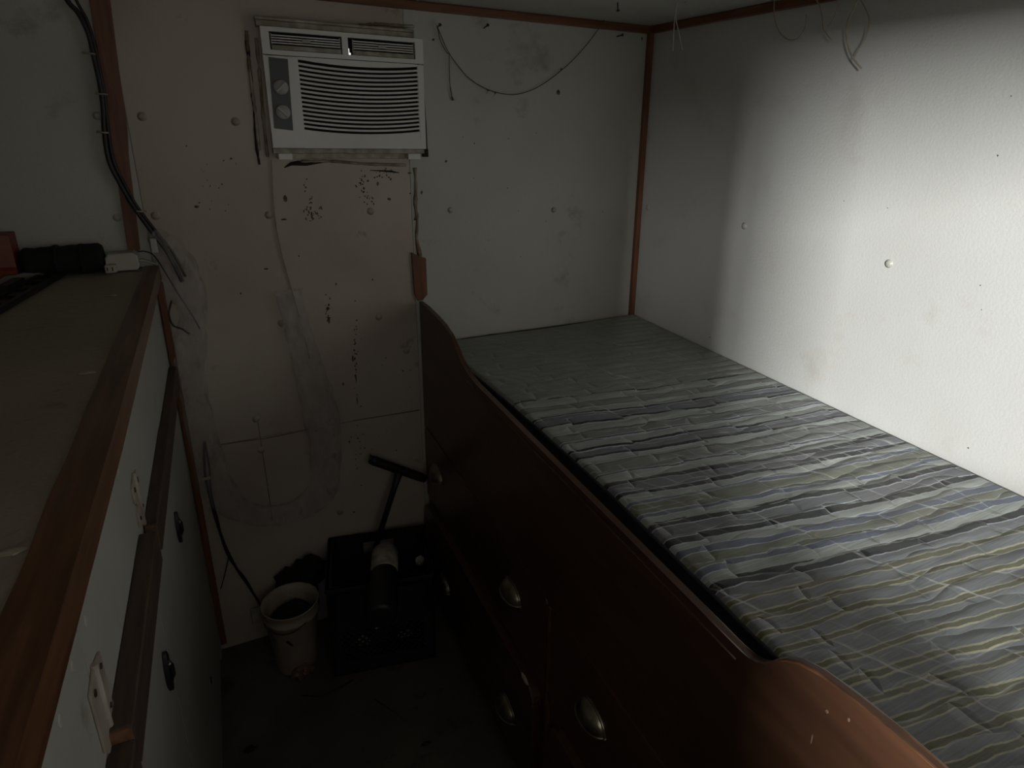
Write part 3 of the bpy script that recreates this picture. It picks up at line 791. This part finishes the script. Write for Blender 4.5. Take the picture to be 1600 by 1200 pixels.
g2 = [onY(x, y, D - .001) for x, y in ((578, 266), (596, 267), (612, 268), (624, 270))]
b.tube([(v.x, v.y, v.z) for v in g2], [.0008, .002, .003, .0008], 6)
g2 = [onY(x, y, D - .001) for x, y in ((600, 259), (612, 258), (622, 258))]
b.tube([(v.x, v.y, v.z) for v in g2], [.0008, .0022, .001], 6)
build_each(b, 'torn_gap', CRACK, ac)
b = MB()
for a in (((385, 48), (390, 110), (398, 170), (405, 235)), ((400, 60), (406, 120), (412, 190), (418, 245)), ((470, 252), (520, 252), (570, 256), (634, 258)), ((560, 40), (590, 38), (615, 40), (647, 42))):
    P_ = smoothpath([(onY(x, y, D).x, D - .003, onY(x, y, D).z) for x, y in a], 8)
    b.tube(P_, [.004 + .004 * noise.noise(Vector((k * .9, a[0][0], 0))) for k in range(len(P_))], 6)
build_each(b, 'caulk', CAULK, ac)

# ------------------------------------------------------------------ cords, cables, film
def cord(name, px, r, m, label, cat, dy=.006, group=None, k=5, parent=None, offs=None):
    pts = []
    for i, q in enumerate(px):
        d = q[2] if len(q) > 2 else D - dy
        pts.append(onY(q[0], q[1], d))
    P_ = smoothpath(pts, k)
    o = P_[0].copy()
    ob = MB().tube(P_, r, 8).build(name, m, parent, origin=o if parent is None else None)
    if parent is None: tag(ob, label, cat, group)
    return ob
cord('flex', [(424, 250), (426, 290), (430, 340), (440, 395), (452, 437), (459, 462), (470, 500), (484, 560)], .0020, WCORD,
     None, None, parent=ac)
cab1 = cord('cable', [(84, -50), (105, 0), (122, 20), (138, 52), (147, 90), (156, 130), (161, 165), (163, 205), (170, 250), (186, 284), (207, 320), (240, 366), (262, 395), (285, 440)], .0052, CABLEM,
     'thicker black cable clipped down the wall over the wooden batten above the countertop', 'cable', dy=.019)
cab2 = cord('cable', [(100, -50), (118, -2), (136, 32), (148, 70), (154, 100), (164, 150), (170, 210), (178, 252), (196, 290), (216, 325), (246, 364), (268, 392), (290, 432)], .0034, CABLEM,
     'thinner black cable running down alongside the thicker clipped cable', 'cable', dy=.017)
b = None
for x, y in ((141, 84), (160, 147), (162, 207), (221, 330)):
    v = onY(x, y, D - .018)
    if b is None:
        m_ = MB(); m_.tube([(-.010, .012, .001), (-.010, -.004, .001), (-.006, -.008, 0), (.006, -.008, 0), (.010, -.004, -.001)], .0022, 6)
        m_.lump((-.012, .0, .001), (.003, .003, .003), 1, .1)
        b = m_.build('cable_clip', WCORD, cab1, origin=(0, 0, 0)); o = b
    else:
        o = b.copy(); COL.objects.link(o); o.parent = cab1
    o.location = Vector(v) - WORLD[cab1.name]
# white flex from the adapter to the film
cord('cord', [(216, 393, 1.80), (228, 393, 1.815), (243, 402, 1.85), (262, 432, 1.872), (282, 465, 1.878), (300, 492, 1.88), (312, 514, 1.882)], .0018, CABLEM,
     'thin black cord lying over the clear film beside the counter', 'cord')
film_c = [(236, 366, 8), (250, 376, 16), (265, 395, 22), (280, 425, 25), (292, 455, 24), (301, 485, 18), (300, 512, 18), (298, 545, 22), (296, 580, 20), (303, 620, 19), (313, 665, 20), (324, 715, 22), (336, 755, 26),
          (358, 786, 22), (392, 803, 18), (430, 806, 19), (466, 797, 20), (496, 776, 26), (508, 742, 24), (509, 700, 25), (505, 660, 28), (497, 625, 28), (486, 590, 24), (476, 552, 21), (466, 515, 19), (457, 482, 19), (450, 455, 20)]
C = [onY(x, y, D - .024) for x, y, w in film_c]
R_ = [w * .00182 for x, y, w in film_c]
b = MB(); n = 18; rings = []
P_ = smoothpath(C, 6); RR = []
for i in range(len(C) - 1):
    for j in range(6): RR.append(R_[i] + (R_[i + 1] - R_[i]) * j / 6)
RR.append(R_[-1])
for i, p_ in enumerate(P_):
    d = (P_[min(i + 1, len(P_) - 1)] - P_[max(i - 1, 0)]).normalized(); side = d.cross(Vector((0, 1, 0))).normalized()
    ring = []
    for k in range(n):
        t = 2 * math.pi * k / n
        w = RR[i] * (1 + .22 * noise.noise(Vector((i * .22, k * .7, 0))))
        dd = .017 * (1 + .5 * noise.noise(Vector((i * .4, k * 1.1, 4))))
        v = p_ + side * math.cos(t) * w + Vector((0, 1, 0)) * math.sin(t) * dd
        v.y = min(v.y, D - .002); ring.append(b.bm.verts.new(v))
    rings.append(ring)
for i in range(len(rings) - 1):
    for k in range(n):
        f = b.bm.faces.new((rings[i][k], rings[i][(k + 1) % n], rings[i + 1][(k + 1) % n], rings[i + 1][k])); f.smooth = True
tag(b.build('plastic_sleeve', FILM, origin=tuple(C[0])), 'long clear plastic film sleeve hanging in a loop down the back wall', 'plastic film')
# tape at its upper end
v = onY(240, 384, D - .05)
tag(MB().box(v.x - .006, v.x + .008, v.y - .004, v.y + .004, v.z - .018, v.z + .018, .002).build('tape_wrap', CAPM, origin=tuple(v)), 'small whitish tape wrap at the top of the clear film', 'tape')
lowc = cord('cable', [(319, 690), (319, 720), (322, 752), (334, 800), (345, 835), (356, 862), (372, 892), (390, 918), (410, 950), (425, 975)], .0036, CABLEM,
     'black cable bundle running down the wall behind the white bucket', 'cable', dy=.010)
cord('cable_strand', [(320, 690), (327, 730), (330, 770), (340, 812), (349, 850), (362, 878), (384, 905), (402, 938)], .0026, CABLEM, None, None, dy=.009, parent=lowc)
cord('stray_end', [(358, 868), (352, 895), (345, 920)], .0016, CABLEM, None, None, dy=.008, parent=lowc)
v = onY(322, 747, D - .010)
MB().box(v.x - .012, v.x + .012, v.y - .006, v.y + .006, v.z - .004, v.z + .004, .002).build('cable_clip', WCORD, lowc)
cord('stray_wire', [(268, 470, 1.87), (264, 490, 1.86), (270, 508, 1.86), (284, 514, 1.87), (296, 522, 1.88)], .0024, CABLEM,
     'curl of black wire poking out beside the film under the counter end', 'cable')

# nails and twine
def nail(x, y, dx, dz, label):
    v = onY(x, y, D)
    b = MB(); tip = Vector((v.x, D, v.z)); head = tip + Vector((dx, -.020, dz))
    b.tube([tip, head], .0018, 6); b.tube([head, head + (head - tip).normalized() * .002], .0045, 8)
    return tag(b.build('nail', IRON, origin=tuple(tip)), label, 'nail')
nail(684, 42, 0, .003, 'rusty nail holding the twine beside the air conditioner')
nail(756, 44, .004, .006, 'rusty bent nail between the twine nail and the room corner')
nail(964, 57, .007, .003, 'rusty nail nearest the corner above the bunk')
v = onZ(965, 4, ZC); b = MB(); b.tube([(v.x, v.y, ZC), (v.x, v.y - .004, ZC - .018)], .0018, 6); b.tube([(v.x, v.y - .004, ZC - .018), (v.x, v.y - .0045, ZC - .021)], .0045, 8)
tag(b.build('nail', IRON, origin=(v.x, v.y, ZC)), 'rusty nail sticking down out of the ceiling near the back wall', 'nail')
tw = cord('twine', [(683, 40, 1.880), (690, 58, 1.886), (700, 80), (716, 103), (735, 124), (765, 141), (800, 148), (830, 141), (855, 127), (877, 110), (896, 93), (915, 72), (932, 50), (945, 30, 1.868), (948, 24, 1.862)], .0012, TWINE,
     'brown twine sagging between nails on the back wall', 'twine', dy=.008, k=4)
cord('loop', [(683, 40, 1.880), (688, 62, 1.884), (697, 80), (701, 84)], .0011, TWINE, None, None, parent=tw, dy=.009)
cord('hanging_end', [(702, 82), (702, 105), (703, 130), (706, 150), (708, 157)], [.0010] * 12 + [.0016] * 4 + [.0030] * 4 + [.0034], TWINE, None, None, parent=tw, dy=.008)
b = MB()
for x, y in ((763, 141), (774, 145), (877, 108)):
    v = onY(x, y, D - .008); b.lump(v, (.0035, .003, .003), 1, .3, 3, x)
    b.tube([v, v + Vector((-.006, 0, -.010))], .0007, 4)
build_each(b, 'knot', TWINE, tw)
def xcord(px, r, m, label, depth=XR - .03, k=4):
    pts = [onX(x, y, depth) for x, y in px]
    pts = smoothpath(pts, k); pts[0].z = ZC - .001
    return tag(MB().tube(pts, r, 6).build('twine_loop', m, origin=tuple(pts[0])), label, 'twine')
xcord([(1209, 8), (1211, 30), (1218, 50), (1232, 62), (1246, 60), (1256, 48), (1260, 30), (1259, 22)], .0016, PTWINE, 'pale U-shaped twine loop hanging below the batten of the bright right wall')
xcord([(1272, -6), (1280, 8), (1284, 24), (1287, 46), (1300, 63)], .0016, PTWINE, 'short pale twine end hanging between the two twine loops')
xcord([(1307, -6), (1308, 12), (1302, 30), (1293, 42)], .0014, PTWINE, 'short curved pale twine strand beside the largest twine loop')
xcord([(1341, -4), (1334, 14), (1325, 32), (1322, 55), (1330, 86), (1346, 107)], .0018, PTWINE, 'longest pale twine strand, ending in a tail, on the bright wall')
xcord([(1343, -4), (1352, 14), (1358, 32), (1353, 58), (1341, 78), (1334, 92)], .0016, PTWINE, 'pale twine strand curving back to the longest twine strand')
def zcord(px, r, label):
    y0 = onZ(px[0][0], 2, ZC).y if px[0][1] < 2 else onZ(px[0][0], px[0][1], ZC).y
    pts = [onY(x, y, y0) for x, y in px]; pts = smoothpath(pts, 4); pts[0].z = ZC - .001
    return tag(MB().tube(pts, r, 6).build('plastic_tie', TAGM2, origin=tuple(pts[0])), label, 'plastic tie')
TAGM2 = mat('pale_nylon', (0.42, 0.41, 0.36), 0.5, (0.36, 0.34, 0.29), 30)
zcord([(1057, 2), (1055, 20), (1053, 45), (1051, 80)], .0016, 'longer pale nylon strand hanging from the ceiling near the corner')
zcord([(1058, 2), (1056, 28), (1060, 48), (1066, 78)], .0013, 'slanting pale nylon strand hanging beside the longer one near the corner')
zcord([(1070, 2), (1078, 12), (1083, 24)], .0012, 'shortest nylon strand on the ceiling by the corner')

# ------------------------------------------------------------------ on the counter
ad = thing('power_adapter', (-0.228, 1.80, CT), 'white power adapter with two socket slots at the far end of the countertop', 'adapter')
b = MB()
q = [(-.046, .0), (-.046, .040), (-.036, .052), (.032, .054), (.044, .044), (.046, .012), (.038, .0)]
q = [(-0.234 + x * .76, CT + .002 + z * .82) for x, z in q]
b.prism(q, 'y', 1.845, 1.890, .003); b.build('body', ADAPT, ad)
b = MB(); b.box(-0.270, -0.246, 1.825, 1.860, CT + .002, CT + .022, .003); so = b.build('socket', ADAPT, ad)
b = MB(); b.box(-0.2655, -0.2630, 1.8244, 1.826, CT + .008, CT + .017); b.box(-0.2550, -0.2525, 1.8244, 1.826, CT + .008, CT + .017); b.build('slot', CRACK, so)
MB().tube(smoothpath([(-0.200, 1.868, CT + .022), (-0.188, 1.868, CT + .020), (-0.176, 1.866, CT + .014), (-0.162, 1.862, CT + .010)], 4), .0035, 8).build('lead', WCORD, ad)
rl = thing('rolled_pouch', (-0.345, 1.845, CT), 'black rolled cloth pouch lying on the counter against the wall', 'pouch')
b = MB(); pts = []; rs = []
for k in range(25):
    u = k / 24; pts.append((-0.430 + .158 * u, 1.862, CT + .035 + .002 * u)); 
    rs.append((.031 + .003 * u + .0025 * noise.noise(Vector((u * 9, 0, 0)))) * (0.86 if k in (0, 24) else 1))
b.tube(pts, rs, 20); b.build('roll', BLACKC, rl)
b = MB()
for u in (.42, .74):
    b.tube([(-0.430 + .158 * u - .004, 1.862, CT + .0362), (-0.430 + .158 * u + .004, 1.862, CT + .0362)], .0352, 20)
build_each(b, 'strap', BLACKC, rl)
rb = thing('red_packet', (-0.50, 1.84, CT), 'red packet standing on the countertop beside the black rolled pouch', 'packet')
b = MB(); b.box(-0.60, -0.438, 1.835, 1.890, CT + .001, CT + .104, .002); b.build('carton', REDM, rb)
MB().box(-0.470, -0.4380, 1.8335, 1.8345, CT + .03, CT + .103).build('pale_flap', REDP, rb)
MB().box(-0.60, -0.440, 1.8335, 1.8345, CT + .002, CT + .022).build('orange_band', ORANGE, rb)
# rumpled white cloth or paper
b = MB(); n1, n2 = 24, 8; vs = []
a0 = onZ(-40, 446, CT + .012); a1 = onZ(88, 420, CT + .012)
for i in range(n1 + 1):
    u = i / n1; c = a0.lerp(a1, u); w = .046 * (1 - u) + .010
    row = []
    for j in range(n2 + 1):
        t = j / n2 * 2 - 1
        z = CT + .003 + (.018 * (1 - u * .6)) * (1 - t * t) * (1 + .6 * noise.noise(Vector((u * 6, t * 2, 0))))
        row.append(b.bm.verts.new((c.x + .2 * w * t, c.y + w * t * .8, z)))
    vs.append(row)
for i in range(n1):
    for j in range(n2): b.bm.faces.new((vs[i][j], vs[i + 1][j], vs[i + 1][j + 1], vs[i][j + 1])).smooth = True
bmesh.ops.solidify(b.bm, geom=b.bm.faces[:], thickness=.002)
tag(b.build('rumpled_paper', PAPER, origin=(a0.x, a0.y, CT)), 'rumpled whitish paper in front of the black pouch on the counter', 'paper')
# black slotted bar
br = thing('slotted_bar', (-0.42, 1.65, CT), 'black slotted metal bar lying on the countertop before the rumpled paper', 'bar')
A0 = Vector((-0.352, 1.84, 0)); A1 = Vector((-0.42, 1.40, 0)); d = (A1 - A0).normalized(); s = Vector((-d.y, d.x, 0)) * -1
if s.x > 0: s = -s
b = MB(); L_ = (A1 - A0).length; h = .012
def obox(b, u0, u1, v0, v1, z0, z1):
    P4 = [A0 + d * u0 + s * v0, A0 + d * u1 + s * v0, A0 + d * u1 + s * v1, A0 + d * u0 + s * v1]
    b.prism([(p.x, p.y) for p in P4], 'z', z0, z1)
W_ = .046
obox(b, .0, L_, 0, .010, CT + .001, CT + h); obox(b, .03, L_, W_ - .010, W_, CT + .001, CT + h)
u = 0.0
while u < L_:
    obox(b, u, min(u + .03, L_), .010, W_ - .010, CT + .001, CT + h - .003); u += .062
b.build('rail', BLACKP, br)
b = MB(); obox(b, .10, .18, W_ - .004, W_ + .016, CT + .003, CT + .022); obox(b, .22, .25, W_ - .004, W_ + .012, CT + .003, CT + .020); b.build('bracket', BLACKP, br)

# ------------------------------------------------------------------ floor things
# crate
CRZ = 0.325
cr = thing('milk_crate', (0.307, 1.730, 0), 'black plastic milk crate full of odds and ends on the floor', 'crate')
cr.rotation_euler = (0, 0, math.radians(-11))
def cbuild(b, name, m, parent=cr):
    o = b.build(name, m, None, origin=(0, 0, 0)); o.parent = parent; return o
HW, HD, T_ = .155, .128, .008
b = MB(); b.box(-HW, HW, -HD, HD, 0.002, 0.012); cbuild(b, 'base', CRATEM)
def lattice(b, axis, pos, w, z0, z1, step):
    # diagonal bars in a window
    c = -w
    def bar(p, q):
        dx, dz = q[0] - p[0], q[1] - p[1]; l = math.hypot(dx, dz); 
        if l < .01: return
        nx, nz = -dz / l * .0022, dx / l * .0022
        quad = [(p[0] + nx, p[1] + nz), (q[0] + nx, q[1] + nz), (q[0] - nx, q[1] - nz), (p[0] - nx, p[1] - nz)]
        b.prism(quad, axis, pos - .002, pos + .002)
    H = z1 - z0; k = -w - H
    while k < w:
        x0, x1 = k, k + H
        p = [x0, z0]; q = [x1, z1]
        if p[0] < -w: p = [-w, z0 + (-w - x0)]
        if q[0] > w: q = [w, z0 + (w - x0)]
        if q[0] > p[0]:
            bar(p, q); bar([-p[0], p[1]], [-q[0], q[1]])
        k += step
for nm, axis, pos, w in (('front_side', 'y', -HD + .004, HW), ('back_side', 'y', HD - .004, HW), ('end_side', 'x', -HW + .004, HD), ('end_side', 'x', HW - .004, HD)):
    b = MB()
    def bx(a0, a1, z0, z1, t=.004):
        if axis == 'y': b.box(a0, a1, pos - t, pos + t, z0, z1)
        else: b.box(pos - t, pos + t, a0, a1, z0, z1)
    bx(-w, w, CRZ - .012, CRZ, .007); bx(-w, -w + .03, 0.0, CRZ); bx(w - .03, w, 0.0, CRZ); bx(-w, w, 0, .05)
    bx(-w, w, .165, CRZ - .08); bx(-w, -.05, .23, CRZ); bx(.05, w, .23, CRZ); bx(-w, w, CRZ - .03, CRZ)
    lattice(b, axis, pos, w - .03, .05, .165, .021)
    cbuild(b, nm, CRATEM)
# hand pump lying over the crate rim and T-handled tool
pm = thing('black_tube', (0.29, 1.60, CRZ), 'fat black tube with a smudged white collar lying over the crate rim', 'tube')
p0 = onZ(602, 864, 0.365); p1 = onZ(596, 965, 0.365)
ax = (p1 - p0).normalized(); L_ = min((p1 - p0).length, .36)
zz = Vector((0, 0, .0))
b = MB(); c0 = p0 + zz; b.tube([c0 + ax * .100, c0 + ax * .104, c0 + ax * L_ * .97, c0 + ax * L_], [.030, .041, .041, .030], 24); b.build('barrel', BLACKP, pm)
b = MB(); b.tube([c0 + ax * .0, c0 + ax * .003, c0 + ax * .104], [.036, .040, .040], 24); b.build('collar', LABELM, pm)
tt = thing('t_handled_tool', (0.36, 1.80, 0.05), 'black T-handled tool standing up out of the milk crate against the wall', 'tool')
yt = 1.83
a, c_, st0 = onY(579, 718, yt), onY(664, 748, yt), onY(624, 737, yt)
end = onY(590, 845, 1.79); end2 = end + (end - st0) * .9
b = MB(); dv = (c_ - a).normalized()
b.tube([a, a + dv * .012, c_ - dv * .012, c_], [.0135, .0155, .0145, .0135], 14)
b.build('cross_handle', BLACKP, tt)
MB().lathe([(.016, 0), (.016, .003)], (0, 0, 0), 14, 'x', True).build('end_ring', BLACKP, tt, origin=(0, 0, 0)).location = a - WORLD[tt.name]
MB().tube([st0, st0.lerp(end2, .12), end2], [.014, .0095, .0085], 12).build('shaft', BLACKP, tt)
# scraps seen in and through the crate
def scrap(c, r, m, label, name='crumpled_paper', cat='paper', group=None, amp=.35):
    o = MB().lump((0, 0, 0), r, 3, amp, 2.2, c[0] * 30).build(name, m, None, origin=(0, 0, 0)); o.location = c
    return tag(o, label, cat, group)
v = onZ(656, 873, .27); scrap((v.x, v.y, .262), (.013, .011, .016), PAPER, 'small crumpled pale paper ball in the open top of the crate')
v = onZ(568, 855, .26); scrap((v.x, v.y, .255), (.022, .014, .012), LABELM, 'greyish wad of paper behind the tube in the crate')
scrap((0.30, 1.70, .13), (.115, .085, .105), BLACKC, 'black rags filling the middle of the crate', 'black_rags', 'rags', amp=.12)
def incrate(x, y, z): 
    a = math.radians(-11); return (0.307 + x * math.cos(a) - y * math.sin(a), 1.730 + x * math.sin(a) + y * math.cos(a), z)
scrap(incrate(-.005, -.108, .135), (.020, .007, .016), TAGM, 'bright white paper scrap behind the crate lattice')
scrap(incrate(-.055, -.108, .105), (.030, .007, .020), LABELM, 'grey paper scrap low behind the left lattice of the crate')
scrap(incrate(.065, -.108, .100), (.022, .007, .010), PAPER, 'pale paper scrap low behind the right lattice of the crate')

# bucket
bk = thing('bucket', (0.036, 1.745, 0), 'small dirty white plastic bucket beside the black milk crate', 'bucket')
RZ = .238
b = MB(); b.lathe([(0.0001, .004), (.055, .004), (.058, .0), (.060, .01), (.077, RZ - .045), (.0795, RZ - .043), (.0795, RZ - .036), (.078, RZ - .034), (.080, RZ - .006), (.083, RZ - .002), (.083, RZ), (.079, RZ), (.075, RZ - .03), (.056, .008), (.0001, .008)], (0.036, 1.745, 0), 40)
b.build('pail', BUCKETM, bk)
b = MB(); pts = []
for k in range(15):
    t = math.radians(-160 + 95 * k / 14); pts.append((0.036 + .084 * math.cos(t), 1.745 + .084 * math.sin(t), RZ - .032 - .020 * math.sin(math.pi * k / 14)))
b.tube(pts, .0016, 6); b.build('wire_handle', IRON, bk)
scrap((0.036, 1.745, .150), (.068, .068, .072), BLACKC, 'dark rags stuffed inside the white bucket', 'dark_rags', 'rags', amp=.08)
o = MB(); o.lump((0.080, 1.860, .15), (.045, .036, .14), 3, .16, 2.5, 2); o.lump((0.115, 1.85, .245), (.040, .032, .055), 3, .2, 3, 5); o.lump((0.045, 1.864, .215), (.043, .030, .05), 3, .2, 3, 8)
tag(o.build('black_bag', BLACKC, origin=(0.075, 1.838, 0)), 'crumpled black bag bunched between bucket, crate and wall', 'bag')
v = onZ(474, 1062, 0.0)
scrap((v.x, v.y + .01, .022), (.030, .022, .022), PINK, 'crumpled pinkish plastic scrap on the floor at the foot of the bucket', 'plastic_scrap', 'scrap')
# plate at foot of the wall
v = onY(400, 958, D)
tag(MB().box(v.x - .014, v.x + .012, D - .010, D - .001, 0.072, 0.128, .002).build('wall_bracket', CAPM2, origin=(v.x, D, .07)), 'small pale bracket low on the wall behind the bucket', 'bracket')
# floor litter
v0, v1 = onZ(585, 1092, .004), onZ(642, 1130, .004)
tag(MB().tube([v0, v0.lerp(v1, .6) + Vector((0, .004, 0)), v1], .0022, 6).build('twig', TWINE, origin=tuple(v0)), 'thin dark twig on the floor in front of the crate', 'twig')
v = onZ(665, 1163, 0); scrap((v.x, v.y, .003), (.012, .006, .003), CRACK, 'flat dark crumb on the floor near the bunk', 'crumb', 'litter')
v = onZ(390, 1172, 0); scrap((v.x, v.y, .004), (.014, .010, .004), CRACK, 'dark dirt clump on the floor beside the cabinet', 'dirt_clump', 'litter')
v = onZ(500, 1086, 0); tag(MB().tube([v + Vector((-.05, .02, .003)), v + Vector((0, -.008, .003)), v + Vector((.06, .0, .003)), v + Vector((.10, .01, .003))], .0025, 6).build('wire_offcut', CABLEM, origin=tuple(v)), 'short black wire offcut on the floor before the crate', 'wire')
